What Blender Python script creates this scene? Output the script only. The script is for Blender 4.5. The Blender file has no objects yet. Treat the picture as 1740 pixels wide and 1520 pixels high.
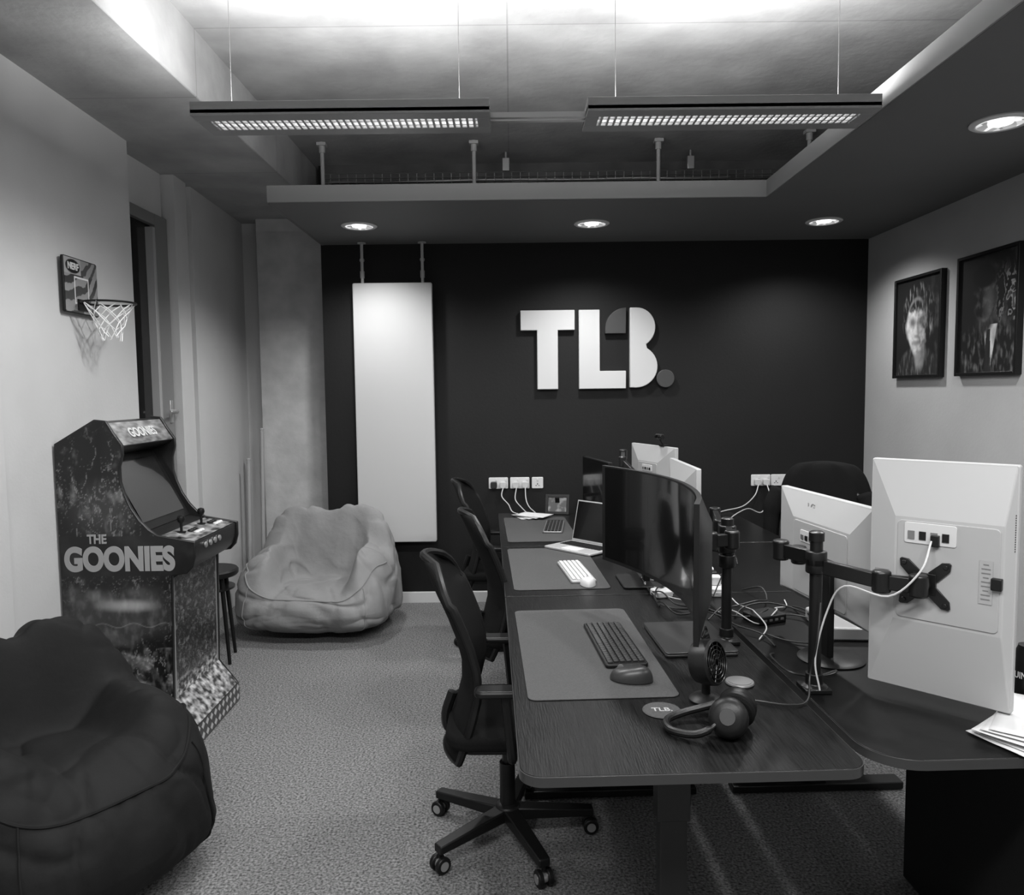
import bpy, bmesh, math, random
from mathutils import Vector, Matrix, noise
random.seed(7)
S = bpy.context.scene
COL = S.collection
pi = math.pi
try:
    S.view_settings.view_transform = 'Standard'
    S.view_settings.look = 'None'
except Exception: pass
S.view_settings.exposure = 0.0

# ---------------------------------------------------------------- materials
def newmat(name):
    m = bpy.data.materials.new(name); m.use_nodes = True
    nt = m.node_tree; b = nt.nodes['Principled BSDF']
    return m, nt, b
def g3(v): return (v, v, v, 1)
def M(name, v, rough=.5, metal=0, ns=0, na=0, bs=0, ba=0, stretch=None, coat=0, spec=.5, mortar=None, detail=4):
    m, nt, b = newmat(name); N = nt.nodes; L = nt.links
    b.inputs['Base Color'].default_value = g3(v)
    b.inputs['Roughness'].default_value = rough
    b.inputs['Metallic'].default_value = metal
    b.inputs['Coat Weight'].default_value = coat
    b.inputs['Specular IOR Level'].default_value = spec
    tc = N.new('ShaderNodeTexCoord'); mp = N.new('ShaderNodeMapping')
    L.new(tc.outputs['Object'], mp.inputs['Vector'])
    if stretch: mp.inputs['Scale'].default_value = stretch
    col = None
    if ns:
        t = N.new('ShaderNodeTexNoise'); t.inputs['Scale'].default_value = ns; t.inputs['Detail'].default_value = detail
        L.new(mp.outputs[0], t.inputs['Vector'])
        r = N.new('ShaderNodeValToRGB')
        r.color_ramp.elements[0].position = .3; r.color_ramp.elements[1].position = .7
        r.color_ramp.elements[0].color = g3(max(0, v*(1-na))); r.color_ramp.elements[1].color = g3(v*(1+na))
        L.new(t.outputs['Fac'], r.inputs['Fac']); col = r.outputs['Color']
    if mortar:
        br = N.new('ShaderNodeTexBrick'); br.offset = 0
        br.inputs['Scale'].default_value = 1; br.inputs['Mortar Size'].default_value = .004
        br.inputs['Brick Width'].default_value = mortar[0]; br.inputs['Row Height'].default_value = mortar[1]
        br.inputs['Color1'].default_value = g3(1); br.inputs['Color2'].default_value = g3(.93); br.inputs['Mortar'].default_value = g3(.72)
        L.new(tc.outputs['Object'], br.inputs['Vector'])
        mx = N.new('ShaderNodeMix'); mx.data_type = 'RGBA'; mx.blend_type = 'MULTIPLY'; mx.inputs[0].default_value = 1
        if col: L.new(col, mx.inputs[6])
        else: mx.inputs[6].default_value = g3(v)
        L.new(br.outputs['Color'], mx.inputs[7]); col = mx.outputs[2]
    if col: L.new(col, b.inputs['Base Color'])
    if bs:
        t2 = N.new('ShaderNodeTexNoise'); t2.inputs['Scale'].default_value = bs; t2.inputs['Detail'].default_value = 5
        L.new(mp.outputs[0], t2.inputs['Vector'])
        bp = N.new('ShaderNodeBump'); bp.inputs['Strength'].default_value = ba; bp.inputs['Distance'].default_value = .01
        L.new(t2.outputs['Fac'], bp.inputs['Height']); L.new(bp.outputs[0], b.inputs['Normal'])
    return m
def emis(name, v, strength):
    m, nt, b = newmat(name)
    b.inputs['Base Color'].default_value = g3(v)
    b.inputs['Emission Color'].default_value = g3(1)
    b.inputs['Emission Strength'].default_value = strength
    return m
def artmat(name, rough=.35, coat=0):
    m, nt, b = newmat(name)
    a = nt.nodes.new('ShaderNodeAttribute'); a.attribute_name = 'art'
    nt.links.new(a.outputs['Color'], b.inputs['Base Color'])
    b.inputs['Roughness'].default_value = rough; b.inputs['Coat Weight'].default_value = coat
    return m

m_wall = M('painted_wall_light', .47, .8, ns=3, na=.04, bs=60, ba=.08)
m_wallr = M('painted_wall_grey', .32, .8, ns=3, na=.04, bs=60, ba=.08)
m_black = M('painted_wall_black', .0055, .65, ns=3, na=.12, bs=50, ba=.08, spec=.3)
m_conc = M('raw_concrete', .36, .85, ns=2.6, na=.22, bs=25, ba=.25, mortar=(2.4, 1.2), detail=8)
m_concc = M('column_concrete', .42, .85, ns=7, na=.13, bs=25, ba=.25, detail=10)
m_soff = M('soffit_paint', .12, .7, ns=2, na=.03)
m_fascia = M('fascia_paint', .22, .6)
m_floor = M('carpet', .165, .95, ns=110, na=.8, bs=200, ba=.8, detail=3)
m_white = M('white_paint', .60, .45)
m_rad = M('radiator_enamel', .45, .45)
m_logo = M('sign_white', .52, .5)
m_logod = M('sign_dark_grey', .04, .5)
m_blkp = M('black_plastic', .006, .42, bs=300, ba=.05, spec=.3)
m_blkm = M('black_metal', .006, .35, metal=.0, spec=.4)
m_desk = M('black_wood_veneer', .005, .34, ns=9, na=.8, bs=18, ba=.15, stretch=(14, 1, 14), detail=7, spec=.20)
m_deskr = M('black_laminate', .005, .33, ns=40, na=.2, spec=.18)
m_edge = M('edge_band', .03, .3)
m_mat = M('desk_mat_felt', .040, .75, ns=200, na=.2, bs=300, ba=.2)
m_mesh = M('chair_mesh', .005, .85, ns=400, na=.4, bs=500, ba=.3, spec=.15)
m_seat = M('chair_fabric', .005, .9, bs=400, ba=.3, spec=.15)
m_beanG = M('grey_bean_fabric', .19, .8, ns=5, na=.10, bs=22, ba=.35)
m_beanB = M('black_bean_fabric', .004, .75, ns=5, na=.3, bs=16, ba=.3, spec=.25)
m_alu = M('aluminium', .55, .35, metal=.8)
m_silver = M('silver_laptop', .40, .4, metal=.3)
m_monw = M('white_monitor_plastic', .37, .42)
m_monw2 = M('white_monitor_plate', .33, .5)
m_screen = M('dark_screen', .004, .12, coat=.25, spec=.4)
m_paper = M('paper', .52, .8)
m_keys = M('key_dark', .025, .5)
m_keysw = M('key_white', .52, .5)
m_cabw = M('white_cable', .45, .5)
m_cabb = M('black_cable', .008, .5)
m_glass = M('night_glass', .008, .08, coat=.2)
m_frame = M('window_frame', .16, .45)
m_pipe = M('painted_pipe', .40, .5)
m_sock = M('socket_plastic', .55, .4)
m_lum = M('luminaire_body', .24, .45)
m_louv = M('louver_aluminium', .35, .4, metal=.2)
m_wood = M('broom_handle', .30, .6)
m_cabside = M('cabinet_black', .008, .35)
m_steel = M('dull_steel', .25, .4, metal=.7)
m_art = artmat('printed_art', .3, .1)
m_artp = artmat('poster_art', .35, .2)
m_lamp = emis('lamp_tube', .8, 9)
m_lampup = emis('lamp_uplight', .8, 3)
m_down = emis('downlight_lens', .8, 2.2)

# ---------------------------------------------------------------- geometry
def catmull(pts, k):
    P = [Vector(p) for p in pts]
    if k <= 1 or len(P) < 3: return P
    out = []
    Q = [P[0]*2-P[1]] + P + [P[-1]*2-P[-2]]
    for i in range(1, len(Q)-2):
        for j in range(k):
            t = j/k
            a, b, c, d = Q[i-1], Q[i], Q[i+1], Q[i+2]
            out.append(.5*((2*b)+(c-a)*t+(2*a-5*b+4*c-d)*t*t+(3*b-a-3*c+d)*t**3))
    out.append(P[-1]); return out
def rr(w, h, r, cx=0, cy=0, n=6):
    pts = []
    if not isinstance(r, (list, tuple)): r = [r]*4
    for k, (sx, sy) in enumerate([(1, 1), (-1, 1), (-1, -1), (1, -1)]):
        rk = r[k]
        for i in range(n+1):
            a = pi/2*k + pi/2*i/n
            pts.append((cx+sx*(w/2-rk)+rk*math.cos(a), cy+sy*(h/2-rk)+rk*math.sin(a)))
    return pts
class G:
    def __init__(s): s.v=[]; s.f=[]; s.m=[]; s.mi=0; s.T=Matrix.Identity(4)
    def at(s, loc=(0,0,0), rot=(0,0,0)):
        from mathutils import Euler
        s.T = Matrix.Translation(loc) @ Euler(rot).to_matrix().to_4x4(); return s
    def add(s, vs, fs):
        o=len(s.v); s.v += [s.T@Vector(p) for p in vs]; s.f += [[i+o for i in f] for f in fs]; s.m += [s.mi]*len(fs); return s
    def box(s, c, d):
        x,y,z=c; a,b,h=d[0]/2,d[1]/2,d[2]/2
        vs=[(x+i*a,y+j*b,z+k*h) for i in(-1,1) for j in(-1,1) for k in(-1,1)]
        return s.add(vs,[(0,1,3,2),(4,6,7,5),(0,4,5,1),(2,3,7,6),(0,2,6,4),(1,5,7,3)])
    def cyl(s, p0, p1, r, r2=None, n=20):
        if r2 is None: r2=r
        p0=Vector(p0);p1=Vector(p1);d=(p1-p0).normalized()
        u=d.orthogonal().normalized();w=d.cross(u)
        vs=[];
        for p,q in((p0,r),(p1,r2)):
            for i in range(n):
                a=2*pi*i/n; vs.append(p+q*(math.cos(a)*u+math.sin(a)*w))
        fs=[(i,(i+1)%n,n+(i+1)%n,n+i) for i in range(n)]+[list(range(n))[::-1],list(range(n,2*n))]
        return s.add(vs,fs)
    def tube(s, pts, r, n=8, closed=False, k=1):
        P=catmull(pts,k) if not closed else [Vector(p) for p in pts]
        m=len(P); vs=[]; prev=None
        for i,p in enumerate(P):
            if closed: t=(P[(i+1)%m]-P[i-1]).normalized()
            else: t=(P[min(i+1,m-1)]-P[max(i-1,0)]).normalized()
            if prev is None: u=t.orthogonal().normalized()
            else:
                u=prev-t*prev.dot(t)
                u = u.normalized() if u.length>1e-6 else t.orthogonal().normalized()
            prev=u; w=t.cross(u)
            rad = r[min(i,len(r)-1)] if isinstance(r,list) else r
            for j in range(n):
                a=2*pi*j/n; vs.append(p+rad*(math.cos(a)*u+math.sin(a)*w))
        fs=[]
        for i in range(m if closed else m-1):
            i2=(i+1)%m
            for j in range(n): fs.append((i*n+j,i*n+(j+1)%n,i2*n+(j+1)%n,i2*n+j))
        if not closed: fs+= [list(range(n))[::-1], list(range((m-1)*n,m*n))]
        return s.add(vs,fs)
    def prism(s, poly, a, b, ax='z'):
        n=len(poly)
        f={'z':lambda p,h:(p[0],p[1],h),'y':lambda p,h:(p[0],h,p[1]),'x':lambda p,h:(h,p[0],p[1])}[ax]
        vs=[f(p,a) for p in poly]+[f(p,b) for p in poly]
        fs=[(i,(i+1)%n,n+(i+1)%n,n+i) for i in range(n)]+[list(range(n))[::-1],list(range(n,2*n))]
        return s.add(vs,fs)
    def lathe(s, prof, c=(0,0,0), n=32):
        vs=[];m=len(prof)
        for r,z in prof:
            for i in range(n):
                a=2*pi*i/n; vs.append((c[0]+r*math.cos(a),c[1]+r*math.sin(a),c[2]+z))
        fs=[]
        for k in range(m-1):
            for i in range(n): fs.append((k*n+i,k*n+(i+1)%n,(k+1)*n+(i+1)%n,(k+1)*n+i))
        fs+=[list(range(n))[::-1],list(range((m-1)*n,m*n))]
        return s.add(vs,fs)
    def grid(s, fn, nu, nv, wrap=False):
        vs=[fn(i/nu,j/nv) for j in range(nv+1) for i in range(nu+(0 if wrap else 1))]
        w=nu if wrap else nu+1; fs=[]
        for j in range(nv):
            for i in range(nu):
                fs.append((j*w+i,j*w+(i+1)%w if wrap else j*w+i+1,(j+1)*w+((i+1)%w if wrap else i+1),(j+1)*w+i))
        return s.add(vs,fs)
    def obj(s, name, mat, parent=None, loc=(0,0,0), rot=(0,0,0), bevel=0, seg=2, smooth=True, ang=35, solid=0, sub=0, label=None, merge=False):
        me=bpy.data.meshes.new(name); me.from_pydata([tuple(p) for p in s.v],[],s.f)
        mats=mat if isinstance(mat,(list,tuple)) else [mat]
        for m in mats: me.materials.append(m)
        for i,p in enumerate(me.polygons): p.material_index=min(s.m[i],len(mats)-1)
        bm=bmesh.new(); bm.from_mesh(me)
        if merge: bmesh.ops.remove_doubles(bm,verts=bm.verts,dist=1e-4)
        bmesh.ops.recalc_face_normals(bm,faces=bm.faces)
        if smooth:
            for f in bm.faces: f.smooth=True
            for e in bm.edges:
                if len(e.link_faces)==2 and e.calc_face_angle(0)>math.radians(ang): e.smooth=False
        bm.to_mesh(me); bm.free()
        o=bpy.data.objects.new(name,me); COL.objects.link(o)
        o.location=loc; o.rotation_euler=rot
        if parent: o.parent=parent
        if solid:
            md=o.modifiers.new('solid','SOLIDIFY'); md.thickness=solid; md.offset=0
        if sub:
            md=o.modifiers.new('sub','SUBSURF'); md.levels=sub; md.render_levels=sub
        if bevel:
            md=o.modifiers.new('bev','BEVEL'); md.width=bevel; md.segments=seg; md.limit_method='ANGLE'; md.angle_limit=math.radians(40); md.harden_normals=False
        if label: o['label']=label
        return o
def root(name, loc, label, cat, rz=0, group=None):
    o=bpy.data.objects.new(name,None); COL.objects.link(o); o.empty_display_size=.1
    o.location=loc; o.rotation_euler=(0,0,rz); o['label']=label; o['category']=cat
    if group: o['group']=group
    return o
def top(o, label, cat, group=None):
    o['label']=label; o['category']=cat
    if group: o['group']=group
    return o
def struct(o, label=None):
    o['kind']='structure'
    if label: o['label']=label
    return o
def dup(o, loc=None, rz=None, parent=None, label=None):
    c=o.copy(); COL.objects.link(c)
    if parent is not None: c.parent=parent
    if loc is not None: c.location=loc
    if rz is not None: c.rotation_euler=(0,0,rz)
    if label: c['label']=label
    for ch in list(o.children): dup(ch, parent=c)
    return c
def text(name, s, W, H, depth, mat, parent, loc, rot, bold=.02, bend=None, label=None):
    cu=bpy.data.curves.new('tmp','FONT'); cu.body=s; cu.offset=bold; cu.extrude=.05; cu.align_x='CENTER'
    ob=bpy.data.objects.new('tmp',cu); COL.objects.link(ob)
    dg=bpy.context.evaluated_depsgraph_get(); dg.update()
    me=bpy.data.meshes.new_from_object(ob.evaluated_get(dg))
    bpy.data.objects.remove(ob)
    xs=[v.co.x for v in me.vertices]; ys=[v.co.y for v in me.vertices]; zs=[v.co.z for v in me.vertices]
    cx,cy=(min(xs)+max(xs))/2,(min(ys)+max(ys))/2; w,h,d=max(xs)-min(xs),max(ys)-min(ys),max(zs)-min(zs)
    for v in me.vertices:
        x=(v.co.x-cx)/w*W; y=(v.co.y-cy)/h*H; z=(v.co.z-min(zs))/max(d,1e-6)*depth
        if bend:
            a=x/bend; v.co=((bend+z)*math.sin(a), y, (bend+z)*math.cos(a)-bend)
        else: v.co=(x,y,z)
    me.materials.clear(); me.materials.append(mat)
    o=bpy.data.objects.new(name,me); COL.objects.link(o); o.parent=parent; o.location=loc; o.rotation_euler=rot
    if label: o['label']=label
    return o
def paint(o, fn):
    """colour attribute from local vertex coordinates"""
    me=o.data; at=me.color_attributes.new('art','FLOAT_COLOR','POINT')
    for i,v in enumerate(me.vertices):
        c=max(0,min(1,fn(v.co))); at.data[i].color=(c,c,c,1)
def sm(a,b,x):
    t=max(0,min(1,(x-a)/(b-a))) if a!=b else 0
    return t*t*(3-2*t)
def ell(x,y,cx,cy,rx,ry,soft=.25):
    d=math.sqrt(((x-cx)/rx)**2+((y-cy)/ry)**2); return 1-sm(1-soft,1+soft,d)
def fb(x,y,z=0,o=4): return noise.fractal(Vector((x,y,z)),1.0,2.0,o)
def mixf(a,b,t): return a+(b-a)*t

# ================================================================ ROOM
WL=lambda Y: -2.007-.0465*(Y-3.22)
struct(G().box((.1,2.4,-.05),(5.6,8.2,.1)).obj('floor',m_floor),'grey loop pile office carpet')
struct(G().box((.1,2.4,3.335),(5.6,8.2,.13)).obj('ceiling',m_conc),'bare concrete ceiling slab')
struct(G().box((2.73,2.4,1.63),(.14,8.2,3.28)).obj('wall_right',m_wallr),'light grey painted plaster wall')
struct(G().box((.68,5.79,1.63),(4.16,.14,3.28)).obj('wall_back',m_black),'matt black painted feature wall')
struct(G().box((.1,-1.67,1.63),(5.6,.14,3.28)).obj('wall_front',m_wall))
g=G()
g.prism([(WL(-1.6),-1.6),(WL(2.98),2.98),(WL(2.98)-.02,2.98),(WL(4.19),4.19),(WL(4.19)-.2,4.19),(-2.5,4.19),(-2.5,-1.6)],0,2.97)
g.box((-2.32,4.5,2.83),(.32,.62,.28))
g.prism([(WL(4.82),4.82),(WL(5.02),5.02),(WL(5.02)-.03,5.02),(WL(5.1)-.03,5.1),(WL(5.1),5.1),(WL(6.2),6.2),(-2.5,6.2),(-2.5,4.82)],0,2.97)
g.prism([(-2.5,6.2),(-1.3,6.2),(-1.3,6.3),(-2.5,6.3)],0,3.27)
struct(g.obj('wall_left',m_wall,bevel=.002),'light painted plaster wall with window reveal')
struct(G().box((-1.63,6.12,1.49),(.72,.14,2.98)).obj('trim_1',m_concc,bevel=.008),'raw concrete column')
struct(G().box((-1.965,2.4,3.12),(1.07,8.2,.31)).obj('trim_2',m_conc,bevel=.006),'raw concrete downstand beam')
# window
w=bpy.data.objects.new('window_1',None); COL.objects.link(w); w.location=(-2.16,4.5,0); struct(w,'dark narrow window with grey metal frame')
g=G().box((0,-.28,1.35),(.05,.06,2.68)).box((0,.23,1.35),(.06,.16,2.68)).box((0,0,2.655),(.055,.62,.07)).box((0,0,.05),(.05,.6,.08))
g.obj('frame',m_frame,w,bevel=.004)
G().box((.02,.10,1.35),(.05,.03,2.5)).obj('sash_edge',M('sash_grey',.3,.4),w,bevel=.003)
G().box((-.01,-.05,1.36),(.015,.42,2.56)).obj('pane',m_glass,w)
g=G().cyl((.03,.25,1.5),(.075,.25,1.5),.014).tube([(.075,.25,1.5),(.078,.23,1.5),(.078,.14,1.5)],.009)
g.box((.034,.25,1.5),(.01,.035,.14)); g.obj('handle',m_alu,w,bevel=.002)
struct(G().box((.61,5.708,.04),(4.02,.024,.085)).obj('baseboard_back',m_white,bevel=.004))
struct(G().box((2.648,2.2,.04),(.024,7.0,.085)).obj('baseboard_right',m_white,bevel=.004))
# soffit
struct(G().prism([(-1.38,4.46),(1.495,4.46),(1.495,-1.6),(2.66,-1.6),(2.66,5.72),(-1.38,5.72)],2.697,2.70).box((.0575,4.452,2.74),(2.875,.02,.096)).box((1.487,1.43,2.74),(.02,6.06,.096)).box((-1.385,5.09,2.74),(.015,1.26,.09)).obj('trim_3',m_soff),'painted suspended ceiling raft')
struct(G().box((.055,4.437,2.741),(2.88,.012,.095)).box((1.476,1.42,2.741),(.012,6.04,.095)).obj('trim_4',m_fascia,bevel=.002),'fascia edge of ceiling raft')
struct(G().box((.64,5.712,3.0),(4.0,.01,.58)).obj('trim_5',M('service_void',.10,.9,ns=4,na=.3)),'dark wall strip above raft')

# hanger rods
rod=None
for i,(x,y) in enumerate([(-1.245,5.2),(-.232,5.2),(1.0,5.2),(1.95,5.05)]):
    if rod is None:
        rod=root('hanger_rod',(x,y,2.70),'grey metal rod holding up the ceiling raft','rod',group='ceiling raft hangers')
        G().cyl((0,0,0),(0,0,.565),.013).obj('shaft',m_pipe,rod)
        G().cyl((0,0,.5),(0,0,.57),.02).box((0,0,.555),(.06,.06,.02)).obj('bracket',m_pipe,rod)
    else: dup(rod,(x,y,2.70))
# cable tray
t=root('cable_tray',(.0,5.5,3.06),'wire basket cable tray above the ceiling raft','cable tray')
g=G()
for y in(-.1,-.05,0,.05,.1): g.tube([(-1.3,y,0),(1.9,y,0)],.004,5)
for y in(-.1,.1):
    g.tube([(-1.3,y,.06),(1.9,y,.06)],.004,5); g.tube([(-1.3,y,.03),(1.9,y,.03)],.003,5)
for i in range(54):
    x=-1.3+i*.06; g.tube([(x,-.1,.06),(x,-.1,0),(x,.1,0),(x,.1,.06)],.003,4)
g.obj('basket',m_steel,t)
for i in range(4):
    pts=[(-1.25+j*.35, -.06+.035*i+random.uniform(-.015,.015), .012+.01*i*.3+random.uniform(0,.012)) for j in range(9)]
    G().tube(pts,.006,6,k=4).obj('cable',m_cabb if i%2 else m_steel,t)
for x in(-.02,1.27): G().box((x,-.06,.12),(.05,.04,.09)).cyl((x,-.06,.16),(x,-.06,.21),.008).obj('bracket',m_alu,t,bevel=.004)

# downlights
d0=None
for x,y in [(-.985,5.07),(.54,5.08),(2.07,5.09),(2.05,3.25),(2.05,1.3)]:
    if d0 is None:
        d0=root('ceiling_downlight',(x,y,2.697),'round recessed downlight with faceted reflector, switched on','light',group='round ceiling downlights')
        G().lathe([(.088,0),(.115,0),(.117,-.006),(.108,-.012),(.094,-.012),(.088,-.004)],n=48).obj('trim_ring',m_white,d0)
        g=G()
        for k in range(20):
            a=2*pi*k/20; b=a+2*pi/20
            g.add([(.045*math.cos(a),.045*math.sin(a),-.004),(.09*math.cos(a),.09*math.sin(a),-.0105),(.09*math.cos(b),.09*math.sin(b),-.0105),(.045*math.cos(b),.045*math.sin(b),-.004)],[(0,1,2,3)])
        mr,nt,b=newmat('reflector'); b.inputs['Metallic'].default_value=.9; b.inputs['Roughness'].default_value=.25; b.inputs['Base Color'].default_value=g3(.8); b.inputs['Emission Color'].default_value=g3(1)
        vo=nt.nodes.new('ShaderNodeTexVoronoi'); vo.inputs['Scale'].default_value=28
        tc=nt.nodes.new('ShaderNodeTexCoord'); nt.links.new(tc.outputs['Object'],vo.inputs['Vector'])
        mu=nt.nodes.new('ShaderNodeMath'); mu.operation='MULTIPLY'; mu.inputs[1].default_value=1.1
        nt.links.new(vo.outputs['Color'],mu.inputs[0]); nt.links.new(mu.outputs[0],b.inputs['Emission Strength'])
        g.obj('reflector',mr,d0,smooth=False)
        G().lathe([(.0,-.004),(.046,-.004),(.046,-.009),(0,-.009)]).obj('lamp',m_down,d0)
    else: dup(d0,(x,y,2.697))
    ld=bpy.data.lights.new('spot','SPOT'); ld.energy=80; ld.spot_size=math.radians(145); ld.spot_blend=.8; ld.shadow_soft_size=.06
    lo=bpy.data.objects.new('spot',ld); COL.objects.link(lo); lo.location=(x,y,2.66)

# suspended luminaires
def luminaire(x0,x1,label):
    L=x1-x0; r=root('pendant_luminaire',((x0+x1)/2,3.06,2.65),label,'light',group='linear suspended office lights')
    w2=.115; aw=.05; al=L/2-.05
    g=G()
    g.box((0,-(w2+aw)/2,.012),(L,w2-aw,.024)).box((0,(w2+aw)/2,.012),(L,w2-aw,.024))
    for sx in(-1,1): g.box((sx*(L/2+al)/2,0,.012),(L/2-al,2*aw,.024))
    g.box((0,-w2+.004,.03),(L,.008,.045)).box((0,w2-.004,.03),(L,.008,.045)).box((-L/2+.004,0,.03),(.008,.22,.045)).box((L/2-.004,0,.03),(.008,.22,.045))
    g.obj('housing',m_lum,r,bevel=.002)
    g=G(); n=int(al*2/.026)
    for i in range(n): g.box((-al+(i+.5)*2*al/n,0,.010),(.009,2*aw,.018))
    for y in(-.02,.02): g.box((0,y,.010),(2*al,.006,.016))
    o=g.obj('louver',m_louv,r,smooth=False)
    G().box((0,0,.034),(2*al,2*aw-.004,.006)).obj('diffuser',m_lamp,r)
    G().box((0,-.07,.045),(L-.06,.06,.004)).box((0,.07,.045),(L-.06,.06,.004)).obj('uplight_panel',m_lampup,r)
    for x in(-L/2+.12,L/2-.12): G().cyl((x,0,.03),(x,0,.62),.0012,n=6).obj('suspension_wire',m_steel,r)
    a=bpy.data.lights.new('up','AREA'); a.shape='RECTANGLE'; a.size=L-.1; a.size_y=.16; a.energy=30
    ao=bpy.data.objects.new('uplight',a); COL.objects.link(ao); ao.location=((x0+x1)/2,3.06,2.72); ao.rotation_euler=(pi,0,0)
    for f in(.25,.75):
        ld=bpy.data.lights.new('tube','SPOT'); ld.energy=60; ld.spot_size=math.radians(168); ld.spot_blend=.5; ld.shadow_soft_size=.05
        lo=bpy.data.objects.new('tube_light',ld); COL.objects.link(lo); lo.location=(x0+L*f,3.06,2.635)
    return r
luminaire(-1.2,-.07,'grey linear suspended light with bright louvres')
luminaire(.30,1.41,'grey linear suspended light with bright louvres')
r=root('luminaire_connector',(.115,3.06,2.67),'slim metal bars linking the two suspended lights','light fitting')
G().box((0,-.02,0),(.37,.02,.02)).obj('bar',m_alu,r); G().box((0,.02,0),(.37,.02,.02)).obj('bar',m_alu,r)

# ================================================================ BACK WALL THINGS
r=root('wall_radiator',(-.86,5.6,.488),'tall flat white radiator panel hung on the black wall','radiator')
G().prism(rr(.58,1.912,.012,0,.956),-.0,.05,'y').obj('panel',m_rad,r,bevel=.006)
for x in(-.22,.22):
    G().cyl((x,.03,1.9),(x,.03,2.20),.011).lathe([(.016,1.95),(.016,2.0)],(x,.03,0)).lathe([(.015,2.07),(.018,2.08),(.015,2.09)],(x,.03,0)).lathe([(.03,2.198),(.03,2.206)],(x,.03,0)).obj('pipe',m_pipe,r)
    for zz in(.3,1.6): G().cyl((x,.05,zz),(x,.118,zz),.012).obj('bracket',m_alu,r)

r=root('wall_sign',(0,5.72,0),'large raised letter company sign on the black wall','sign')
def let(poly,mat,lab): G().prism(poly,-.045,-.0,'y').obj('letter',mat,r,bevel=.004,label=lab)
let([(.073,2.197),(.475,2.197),(.475,2.05),(.35,2.05),(.35,1.613),(.195,1.613),(.195,2.05),(.073,2.05)],m_logo,'white letter T')
let([(.505,2.197),(.66,2.197),(.66,1.745),(.855,1.745),(.855,1.613),(.505,1.613)],m_logo,'white letter L')
let([(.855,2.21),(.855,2.02),(.70,2.02)]+[(.855-.155*math.cos(a),2.055+.155*math.sin(a)) for a in [i*pi/2/14 for i in range(15)]],m_logod,'dark grey quarter round shape')
bp=[(.885,1.62),(.885,2.21)]
for i in range(0,17):
    a=pi/2-i*(pi*.83)/16; bp.append((.935+.138*math.cos(a),2.065+.145*math.sin(a)))
for i in range(0,17):
    a=pi*.33-i*(pi*.83)/16; bp.append((.93+.16*math.cos(a),1.775+.157*math.sin(a)))
let(bp,m_logo,'white letter B')
let([(1.15+.067*math.cos(a),1.684+.067*math.sin(a)) for a in [i*2*pi/36 for i in range(36)]],m_logod,'dark grey round full stop')

def socket(x,w,lab,plugs=()):
    r=root('wall_socket',(x,5.72,.91),lab,'socket',group='white wall sockets')
    G().prism(rr(w,.086,.008),-.012,0,'y').obj('plate',m_sock,r,bevel=.003)
    n=2 if w>.1 else 1
    for i in range(n):
        cx=(i-.5*(n-1))*.07
        G().box((cx,-.0125,-.008),(.006,.002,.01)).box((cx-.011,-.0125,-.02),(.007,.002,.005)).box((cx+.011,-.0125,-.02),(.007,.002,.005)).obj('pin_slot',m_blkp,r)
        G().box((cx+(.02 if n==2 else 0),-.014,.025),(.012,.005,.018)).obj('switch',m_sock,r,bevel=.001)
    for px,mt in plugs: G().prism(rr(.048,.05,.012,px,-.012),-.045,-.012,'y').obj('plug',mt,r,bevel=.005)
    return r
socket(-.106,.146,'white double wall socket with a black and a white plug',[(-.035,m_cabb),(.035,m_cabw)])
socket(.056,.146,'white double wall socket with two white plugs',[(-.03,m_cabw),(.04,m_cabw)])
socket(.19,.086,'white single wall socket')
socket(1.88,.146,'white double wall socket with two white plugs',[(-.03,m_cabw),(.035,m_cabw)])
socket(2.03,.146,'white double wall socket')
def cable(pts,white=True,r=.004,lab=None):
    o=G().tube(pts,r,6,k=6).obj('cable',m_cabw if white else m_cabb)
    return top(o,lab or ('thin white cable trailing across the desk' if white else 'thin black cable trailing across the desk'),'cable')
cable([(-.07,5.67,.88),(-.08,5.63,.82),(-.03,5.55,.77),(.0,5.35,.747),(.08,5.2,.746)],lab='white cable hanging from a wall socket')
cable([(.03,5.67,.88),(.02,5.62,.8),(.06,5.5,.76),(.1,5.3,.747)],lab='white cable hanging from a wall socket')
cable([(.096,5.67,.88),(.1,5.62,.8),(.12,5.5,.76),(.16,5.3,.747)],lab='white cable hanging from a wall socket')
cable([(1.85,5.67,.88),(1.80,5.6,.81),(1.66,5.42,.76),(1.5,5.30,.748),(1.4,5.2,.746)],lab='white cable hanging from a wall socket')
cable([(1.915,5.67,.88),(1.91,5.6,.80),(1.82,5.5,.70),(1.70,5.42,.74),(1.56,5.2,.748),(1.45,5.0,.746)],lab='white cable hanging from a wall socket')

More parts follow.
